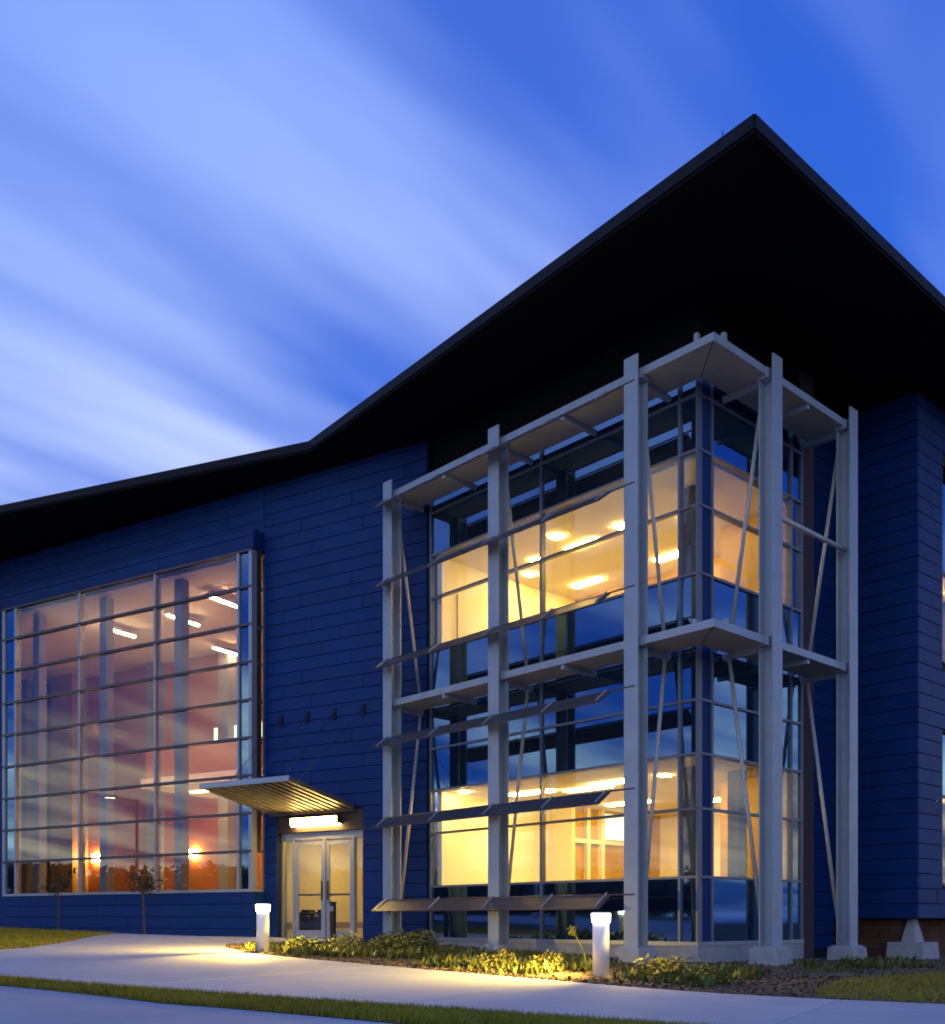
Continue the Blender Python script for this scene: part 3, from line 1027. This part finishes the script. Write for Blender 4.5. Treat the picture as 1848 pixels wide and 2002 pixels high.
def h_column(axis, s, zb, zt):
    """Wide-flange column, flanges parallel to its facade; outer flange stands a little taller."""
    b2, d2, tf, tw = .145, .135, .024, .016
    bm = bmesh.new()
    parts = [((-d2, -d2 + tf), (-b2, b2), zt), ((d2 - tf, d2), (-b2, b2), zt - .11), ((-d2 + tf, d2 - tf), (-tw / 2, tw / 2), zt - .16)]
    for (p0, p1), (q0, q1), z in parts:
        c = Vector(((p0 + p1) / 2, (q0 + q1) / 2, (zb + z) / 2))
        h = (abs(p1 - p0) / 2, abs(q1 - q0) / 2, (z - zb) / 2)
        bm_box(bm, c, h)
    if axis == 'y':
        bm.transform(Matrix.Translation((0, s, 0)))
    else:
        bm.transform(Matrix.Translation((s, 0, 0)) @ Matrix.Rotation(R_(90), 4, 'Z'))
    return bm


for ax, s in COLS:
    gx, gy = (0, s) if ax == 'y' else (s, 0)
    zb = max(G(gx, gy) + .22, -.06) if s > 3 and ax == 'y' else -.04
    zb = {8.10: -.04, 4.83: -.05, 1.53: -.03, 1.64: -.03, 4.24: -.05}[s]
    colo = link('frame_column', from_bm('frame_column', h_column(ax, s, zb, 9.76)), B, mtl=M['steel'])
    link('base_plate', box_mesh(.40, .40, .03, M['steel']), colo, (gx, gy, zb - .016))
    ft = pier(B, 'footing', gx, gy, zb - .032, .50, .62, -.9)
    # two braces: from column head in to the shelf, and from the shelf out to the column foot
    inn = .80
    pt = lambda d, z: (d, s, z) if ax == 'y' else (s, d, z)
    for nm, a, b in (('brace_rod', pt(.13, 9.36), pt(inn, DECK_Z + .04)), ('brace_rod', pt(inn, DECK_Z - DECK_T - .05), pt(.14, .10))):
        off = .0
        br = rod(nm, a, b, .035, M['rod'], B, 10)
        for e in (a, b):
            link('clevis', box_mesh(.10 if ax == 'y' else .03, .03 if ax == 'y' else .10, .14, M['steel']), br, e)
    # lug plates on the column at both shelves
    for z in (DECK_Z - .07, TOP_Z - .1):
        link('connection_plate', box_mesh(.22 if ax == 'y' else .34, .34 if ax == 'y' else .22, .16, M['steel']), colo, pt(.06, z))

shelf_pts = [(0.02, 0.02), (4.46, 0.02), (4.46, .84), (.84, .84), (.84, 8.32), (.02, 8.32)]


def shelf(name, z_top, th, inner):
    pts = [(0.02, 0.02), (4.46, 0.02), (4.46, inner), (inner, inner), (inner, 8.30), (.02, 8.30)]
    sh = prism(name, pts, z_top - th + .02, z_top - .03, M['deck'], B)
    # edge channels
    link('edge_channel', box_mesh(.03, 8.34, th, M['steel']), sh, (0.004, 4.16, z_top - th / 2))
    link('edge_channel', box_mesh(4.46, .03, th, M['steel']), sh, (2.25, .004, z_top - th / 2))
    link('edge_channel', box_mesh(.03, inner - .02, th, M['steel']), sh, (4.476, inner / 2 + .02, z_top - th / 2))
    link('edge_channel', box_mesh(inner - .02, .03, th, M['steel']), sh, (inner / 2 + .02, 8.316, z_top - th / 2))
    # cross beams carried back to the wall
    for y in (1.53, 3.2, 4.83, 6.45, 8.10):
        link('cross_beam', box_mesh(.90, .07, .10, M['steel']), sh, (.47, y, z_top - th - .032))
    for x in (1.64, 2.9, 4.24):
        link('cross_beam', box_mesh(.07, .90, .10, M['steel']), sh, (x, .47, z_top - th - .032))
    # panel joints of the underside
    link('joint_plate', box_mesh(.012, 1.1, .006, M['joint']), sh, (.43, .43, z_top - th + .016), R_(-45))
    return sh


shelf('shelf_deck', DECK_Z, DECK_T, .80)
shelf('top_canopy', TOP_Z, .13, .80)
for p in ((-.0, .30), (.30, -.0)):
    link('stub_post', box_mesh(.07, .07, .14, M['steel']), B, (p[0] + .05, p[1] + .05, TOP_Z + .07))
for p in ((-.0, .34), (.36, -.0)):
    link('stub_post', box_mesh(.06, .06, .08, M['steel']), B, (p[0] + .05, p[1] + .05, DECK_Z + .04))
rod('tie_pipe', (1.75, 0, 7.19), (4.14, 0, 7.19), .045, M['rod'], B, 10)

# sunshade blades outside the left columns
for zo in (.59, 2.345, 4.04, 5.70, 7.41, 9.10):
    x0, x1 = -.46, -.15
    rise = .225
    L = math.hypot(x1 - x0, rise)
    ang = math.atan2(rise, x1 - x0)
    bm = bmesh.new()
    y0, y1 = 1.95, 8.25
    bm_box(bm, Vector(((x0 + x1) / 2, (y0 + y1) / 2, zo + rise / 2)), (L / 2, (y1 - y0) / 2, .012), bev=.004, rot=Matrix.Rotation(-ang, 4, 'Y'))
    bl = link('sunshade_blade', from_bm('sunshade_blade', bm), B, mtl=M['blade'])
    for y in (2.05, 3.3, 4.83, 6.4, 8.1):
        bm = bmesh.new()
        pr = [(x0 + .03, zo + .035), (x1 + .015, zo + rise + .01), (x1 + .015, zo + rise + .07), (x0 + .05, zo + .075)]
        f0 = [bm.verts.new((px_, y - .008, pz)) for px_, pz in pr]
        f1 = [bm.verts.new((px_, y + .008, pz)) for px_, pz in pr]
        bm.faces.new(f0)
        bm.faces.new(f1[::-1])
        for i in range(4):
            bm.faces.new((f0[i], f1[i], f1[(i + 1) % 4], f0[(i + 1) % 4]))
        bmesh.ops.recalc_face_normals(bm, faces=bm.faces)
        link('bracket', from_bm('bracket', bm), bl, mtl=M['steel'])
    rod('carrier_pipe', (x1 + .02, 1.45, zo + rise + .02), (x1 + .02, 8.25, zo + rise + .02), .016, M['blade'], bl, 8)

# ------------------------------------------------------------------ bollard lights


def bollard(x, y, lab, beams):
    z = G(x, y) - .02
    t = thing('bollard_light', lab, 'bollard', (x, y, z), 'bollard lights along the walk')
    bm = bmesh.new()
    bmesh.ops.create_cone(bm, cap_ends=True, segments=28, radius1=.112, radius2=.112, depth=.74)
    bm.transform(Matrix.Translation((0, 0, .37)))
    for f in bm.faces:
        f.smooth = len(f.verts) == 4
    link('post', from_bm('post', bm), t, mtl=M['white'])
    bm = bmesh.new()
    bmesh.ops.create_cone(bm, cap_ends=True, segments=28, radius1=.122, radius2=.128, depth=.115)
    bm.transform(Matrix.Translation((0, 0, .7985)))
    for f in bm.faces:
        f.smooth = len(f.verts) == 4
    link('lens', from_bm('lens', bm), t, mtl=M['boll'])
    bm = bmesh.new()
    bmesh.ops.create_cone(bm, cap_ends=True, segments=28, radius1=.132, radius2=.12, depth=.018)
    bm.transform(Matrix.Translation((0, 0, .866)))
    link('cap', from_bm('cap', bm), t, mtl=M['white'])
    bm = bmesh.new()
    bmesh.ops.create_cone(bm, cap_ends=True, segments=28, radius1=.15, radius2=.15, depth=.03)
    bm.transform(Matrix.Translation((0, 0, .012)))
    link('base_ring', from_bm('base_ring', bm), t, mtl=M['conc'])
    for (dx, dy, e, ang, tilt) in beams:
        ld = bpy.data.lights.new('bollard_beam', 'SPOT')
        ld.energy = e
        ld.color = (1.0, 0.66, 0.12)
        ld.spot_size = R_(ang)
        ld.spot_blend = 0.9
        ld.shadow_soft_size = 0.05
        lo = bpy.data.objects.new('bollard_beam', ld)
        COL.objects.link(lo)
        lo.parent = t
        d_ = Vector((dx, dy, 0)).normalized()
        lo.location = (d_.x * .19, d_.y * .19, .80)
        lo.rotation_euler = (-Vector((d_.x, d_.y, -tilt))).to_track_quat('Z', 'Y').to_euler()
    return t


bollard(-3.05, -.30, 'white bollard light standing in the planting bed before the tall steel columns', [(-1, .75, 1500, 135, .55), (.3, 1, 130, 140, 1.0), (.1, -1, 130, 140, 1.0)])
bollard(-4.05, 6.62, 'white bollard light at the left tip of the planting bed near the entrance', [(-.8, -.65, 1300, 62, .72), (-.45, 1, 1000, 155, .35), (.45, -1, 450, 140, .8)])

# slim post with the door opener
px_, py_ = FW.at(1.76, 1.15).xy
dp = thing('door_opener_post', 'slim black door opener post in front of the glass entrance doors', 'post', (px_, py_, G(px_, py_)))
link('post', box_mesh(.11, .09, .86, M['black'], .01), dp, (0, 0, .43), FW.a)
link('push_plate', box_mesh(.09, .012, .11, M['alu']), dp, FW.at(0, 0).to_3d() * 0 + Vector((FW.n[0] * .051, FW.n[1] * .051, .74)), FW.a)
link('cap', box_mesh(.13, .11, .03, M['black']), dp, (0, 0, .875), FW.a)

for t_, lab in ((3.93, 'dark waste bin seen through the left entrance door leaf'), (3.42, 'dark waste bin seen through the right entrance door leaf')):
    c_ = FW.at(t_, -.62)
    wb_ = thing('waste_bin', lab, 'bin', (c_.x, c_.y, EZ - .005), 'bins inside the entrance')
    link('body', box_mesh(.36, .36, .62, M['black'], .02), wb_, (0, 0, .31), FW.a)
    link('rim', box_mesh(.38, .38, .05, M['dalu'], .01), wb_, (0, 0, .645), FW.a)
    link('flap', box_mesh(.26, .26, .06, M['black'], .02), wb_, (0, 0, .70), FW.a)

# ------------------------------------------------------------------ planting


def leaf_cloud(n, rx, ry, rz, size, seed, narrow=.45, up=.0):
    rnd = random.Random(seed)
    V, F = [], []
    lumps = [(rnd.uniform(-.6, .6) * rx, rnd.uniform(-.6, .6) * ry, rnd.uniform(.35, .75) * rz, rnd.uniform(.35, .6)) for _ in range(7)]
    for _ in range(n):
        lx, ly, lz, lr = rnd.choice(lumps)
        a, b = rnd.uniform(0, 6.283), math.acos(rnd.uniform(-1, 1))
        r = lr * rnd.uniform(.45, 1.0) ** .5
        p = Vector((lx + math.sin(b) * math.cos(a) * r * rx, ly + math.sin(b) * math.sin(a) * r * ry, max(.01, lz + math.cos(b) * r * rz)))
        s = size * rnd.uniform(.6, 1.3)
        d = Vector((rnd.gauss(0, 1), rnd.gauss(0, 1), rnd.gauss(up, .7))).normalized()
        e = d.cross(Vector((rnd.gauss(0, 1), rnd.gauss(0, 1), rnd.gauss(0, 1)))).normalized()
        i = len(V)
        V.extend([tuple(p), tuple(p + d * s * .5 + e * s * narrow * .5), tuple(p + d * s), tuple(p + d * s * .5 - e * s * narrow * .5)])
        F.append((i, i + 1, i + 2, i + 3))
    return V, F


def py_mesh(name, V, F, mtl):
    me = bpy.data.meshes.new(name)
    me.from_pydata(V, [], F)
    me.materials.append(mtl)
    return me


def shrub_stem_mesh(seed, h):
    rnd = random.Random(seed)
    bm = bmesh.new()
    for _ in range(6):
        a = rnd.uniform(0, 6.283)
        r = rnd.uniform(.05, .22)
        d = Vector((math.cos(a) * r, math.sin(a) * r, h * rnd.uniform(.5, .85)))
        ret = bmesh.ops.create_cone(bm, cap_ends=False, segments=5, radius1=.008, radius2=.003, depth=d.length)
        mt = Matrix.Translation(d / 2) @ d.to_track_quat('Z', 'Y').to_matrix().to_4x4()
        bmesh.ops.transform(bm, matrix=mt, verts=ret['verts'])
    return from_bm('stems', bm)


SH = []
for i in range(4):
    V, F = leaf_cloud(620, .42, .42, .34, .075, 40 + i)
    SH.append((py_mesh('shrub_foliage', V, F, M['leaf'] if i % 2 else M['leaf2']), shrub_stem_mesh(i, .3)))
SHRUBS = [
    (-3.55, 6.15, 1.0, 1, 'low leafy shrub just right of the left bollard light'),
    (-3.25, 5.35, 1.1, 0, 'bright low shrub below the entrance doors, second right of the left bollard'),
    (-2.6, 5.0, 1.15, 1, 'rounded green shrub in front of the door opener post'),
    (-1.9, 5.5, 1.2, 3, 'dense shrub left of the foot of the leftmost steel column'),
    (-1.35, 5.6, 1.25, 1, 'dark leafy shrub hiding the foot of the leftmost steel column'),
    (-3.3, 1.55, .75, 0, 'yellowish low shrub left of the right bollard, at the walk edge'),
    (-2.9, .75, .8, 2, 'yellow-green shrub beside the right bollard on its left'),
    (-2.45, -.95, .95, 2, 'yellow-green shrub just right of the right bollard light'),
    (-2.75, -1.75, .8, 0, 'pale low shrub at the walk edge right of the right bollard'),
    (2.6, -1.0, .6, 1, 'small dark shrub right of the footing of the second column from the right'),
]
for x, y, s, v, lab in SHRUBS:
    t = thing('low_shrub', lab, 'shrub', (x, y, G(x, y) - .02), 'low shrubs in the planting bed')
    f = link('foliage', SH[v][0], t, rz=random.uniform(0, 6))
    f.scale = (s, s, s * random.uniform(.8, 1.0))
    f2 = link('stems', SH[v][1], t, mtl=M['stem'])
    f2.scale = (s, s, s)


def cover_maker(V, F, x, y):
    z = G(x, y) - .015
    h = random.uniform(.03, .16) * (0.5 + random.random())
    for _ in range(5):
        a = random.uniform(0, 6.283)
        d = Vector((math.cos(a) * random.uniform(.2, .9), math.sin(a) * random.uniform(.2, .9), 1.0)).normalized()
        s = h * random.uniform(.6, 1.2)
        e = Vector((-math.sin(a), math.cos(a), 0)) * s * .16
        i = len(V)
        b = Vector((x + random.gauss(0, .025), y + random.gauss(0, .025), z))
        V.extend([tuple(b), tuple(b + d * s * .5 + e), tuple(b + d * s), tuple(b + d * s * .5 - e)])
        F.append((i, i + 1, i + 2, i + 3))


clumps = []
cov_polys = [([(-4.1, 6.9), (-4.3, 4.9), (-3.4, 3.8), (-1.0, 3.4), (-.6, 4.4), (-.8, 7.6), (-2.4, 8.6), (-3.6, 8.2)], 2100),
             ([(-4.0, 2.6), (-3.9, .4), (-2.6, .2), (-.8, 1.0), (-.7, 3.3), (-2.4, 3.5)], 1300),
             ([(-3.4, -.8), (-3.5, -2.3), (-2.2, -2.0), (-.4, -1.2), (-.9, -.2), (-2.2, -.3)], 700),
             ([(-.3, -1.6), (4, -1.9), (4.5, -.6), (1.5, -.4)], 260)]
V, F = [], []
for poly, n in cov_polys:
    xs = [p[0] for p in poly]
    ys = [p[1] for p in poly]
    c = 0
    while c < n:
        x, y = random.uniform(min(xs), max(xs)), random.uniform(min(ys), max(ys))
        if in_poly((x, y), poly) and (math.sin(x * 5.1 + 1) * math.sin(y * 4.3) + random.gauss(0, .5)) > -.1:
            cover_maker(V, F, x, y)
            c += 1
o = link('ground_cover', py_mesh('ground_cover', V, F, M['leaf']))
o['kind'] = 'stuff'
tag(o, 'straggling green ground cover over the mulch bed', 'ground cover')

# one taller stalk left of the right bollard
st = thing('tall_stalk', 'single tall pale flower stalk left of the right bollard light', 'plant', (-2.35, .55, G(0, .55)))
pts = [Vector((0, 0, 0)), Vector((-.03, .03, .25)), Vector((-.10, .12, .48)), Vector((-.14, .22, .62))]
for i in range(3):
    rod('stalk', pts[i], pts[i + 1], .010 - i * .002, M['leaf2'], st, 5)
V, F = leaf_cloud(60, .06, .08, .12, .06, 91)
fl = link('seed_head', py_mesh('seed_head', V, F, M['leaf2']), st, (-.13, .18, .50))

# young trees before the tall window


def sapling(t_, p_, h, seed, lab):
    c = FW.at(t_, p_)
    z = G(c.x, c.y) - .03
    T = thing('young_tree', lab, 'tree', (c.x, c.y, z), 'young trees below the tall window')
    rnd = random.Random(seed)
    bm = bmesh.new()

    def seg(a, b, r0, r1):
        d = b - a
        ret = bmesh.ops.create_cone(bm, cap_ends=True, segments=7, radius1=r0, radius2=r1, depth=d.length)
        bmesh.ops.transform(bm, matrix=Matrix.Translation((a + b) / 2) @ d.to_track_quat('Z', 'Y').to_matrix().to_4x4(), verts=ret['verts'])
    top = Vector((rnd.uniform(-.05, .05), rnd.uniform(-.05, .05), h * .68))
    seg(Vector((0, 0, 0)), top, .028, .018)
    tips = []
    for k in range(9):
        a = k * 2.4
        b = top * rnd.uniform(.82, 1.0)
        e = b + Vector((math.cos(a) * rnd.uniform(.2, .42), math.sin(a) * rnd.uniform(.2, .42), rnd.uniform(.05, h * .30)))
        seg(b, e, .011, .004)
        tips.append((b, e))
    link('trunk', from_bm('trunk', bm), T, mtl=M['stem'])
    V, F = [], []
    for _ in range(520):
        b, e = rnd.choice(tips)
        q = b + (e - b) * rnd.uniform(.35, 1.1) + Vector((rnd.gauss(0, .07), rnd.gauss(0, .07), rnd.gauss(0, .06)))
        s = rnd.uniform(.05, .10)
        d = Vector((rnd.gauss(0, 1), rnd.gauss(0, 1), rnd.gauss(-.2, .8))).normalized()
        x = d.cross(Vector((rnd.gauss(0, 1), rnd.gauss(0, 1), 1))).normalized()
        i = len(V)
        V.extend([tuple(q), tuple(q + d * s * .5 + x * s * .25), tuple(q + d * s), tuple(q + d * s * .5 - x * s * .25)])
        F.append((i, i + 1, i + 2, i + 3))
    link('crown', py_mesh('crown', V, F, M['dleaf']), T)


sapling(10.8, 1.25, 1.72, 5, 'small dark sapling before the left pane of the tall window')
sapling(7.55, 1.25, 1.78, 8, 'small dark sapling before the right mullion of the tall window')

# ------------------------------------------------------------------ what the windows mirror: far trees and a street lamp behind the viewer
V, F = [], []
rnd = random.Random(77)
for k in range(240):
    a = R_(120 + 205 * (k / 240.0) + rnd.uniform(-1, 1))
    r = rnd.uniform(95, 125)
    cx_, cy_ = -10 + math.cos(a) * r, 0 + math.sin(a) * r
    h = rnd.uniform(4.0, 6.5)
    for _ in range(190):
        q = Vector((cx_ + rnd.gauss(0, 2.0), cy_ + rnd.gauss(0, 2.0), G(cx_, cy_) + h * rnd.uniform(.02, 1.0) ** .8))
        s = rnd.uniform(.5, 1.1)
        d = Vector((rnd.gauss(0, 1), rnd.gauss(0, 1), rnd.gauss(0, 1))).normalized()
        e = d.cross(Vector((rnd.gauss(0, 1), rnd.gauss(0, 1), rnd.gauss(0, 1)))).normalized()
        i = len(V)
        V.extend([tuple(q - d * s * .5 - e * s * .3), tuple(q + d * s * .5 - e * s * .4), tuple(q + d * s * .5 + e * s * .3), tuple(q - d * s * .5 + e * s * .4)])
        F.append((i, i + 1, i + 2, i + 3))
o = link('distant_trees', py_mesh('distant_trees', V, F, M['dleaf']))
o['kind'] = 'stuff'
tag(o, 'dark line of distant trees mirrored low in the windows', 'trees')

lx, ly = -28.24, 32.79
lz = G(lx, ly)
lp = thing('street_lamp', 'pale street lamp mirrored in the middle pane of the tall left window', 'street lamp', (lx, ly, lz))
rod('pole', (0, 0, 0), (0, 0, 7.0 - lz), .09, M['white'], lp, 12)
rod('arm', (0, 0, 6.9 - lz), (.75, .9, 7.1 - lz), .05, M['white'], lp, 8)
hd = link('head', box_mesh(.75, .3, .14, M['white'], .02), lp, (.9, 1.08, 7.12 - lz), math.atan2(.9, .75))
link('lamp_glass', box_mesh(.5, .2, .02, M['street']), hd, (0, 0, -.082))
rod('base', (0, 0, 0), (0, 0, .5), .16, M['conc'], lp, 12)
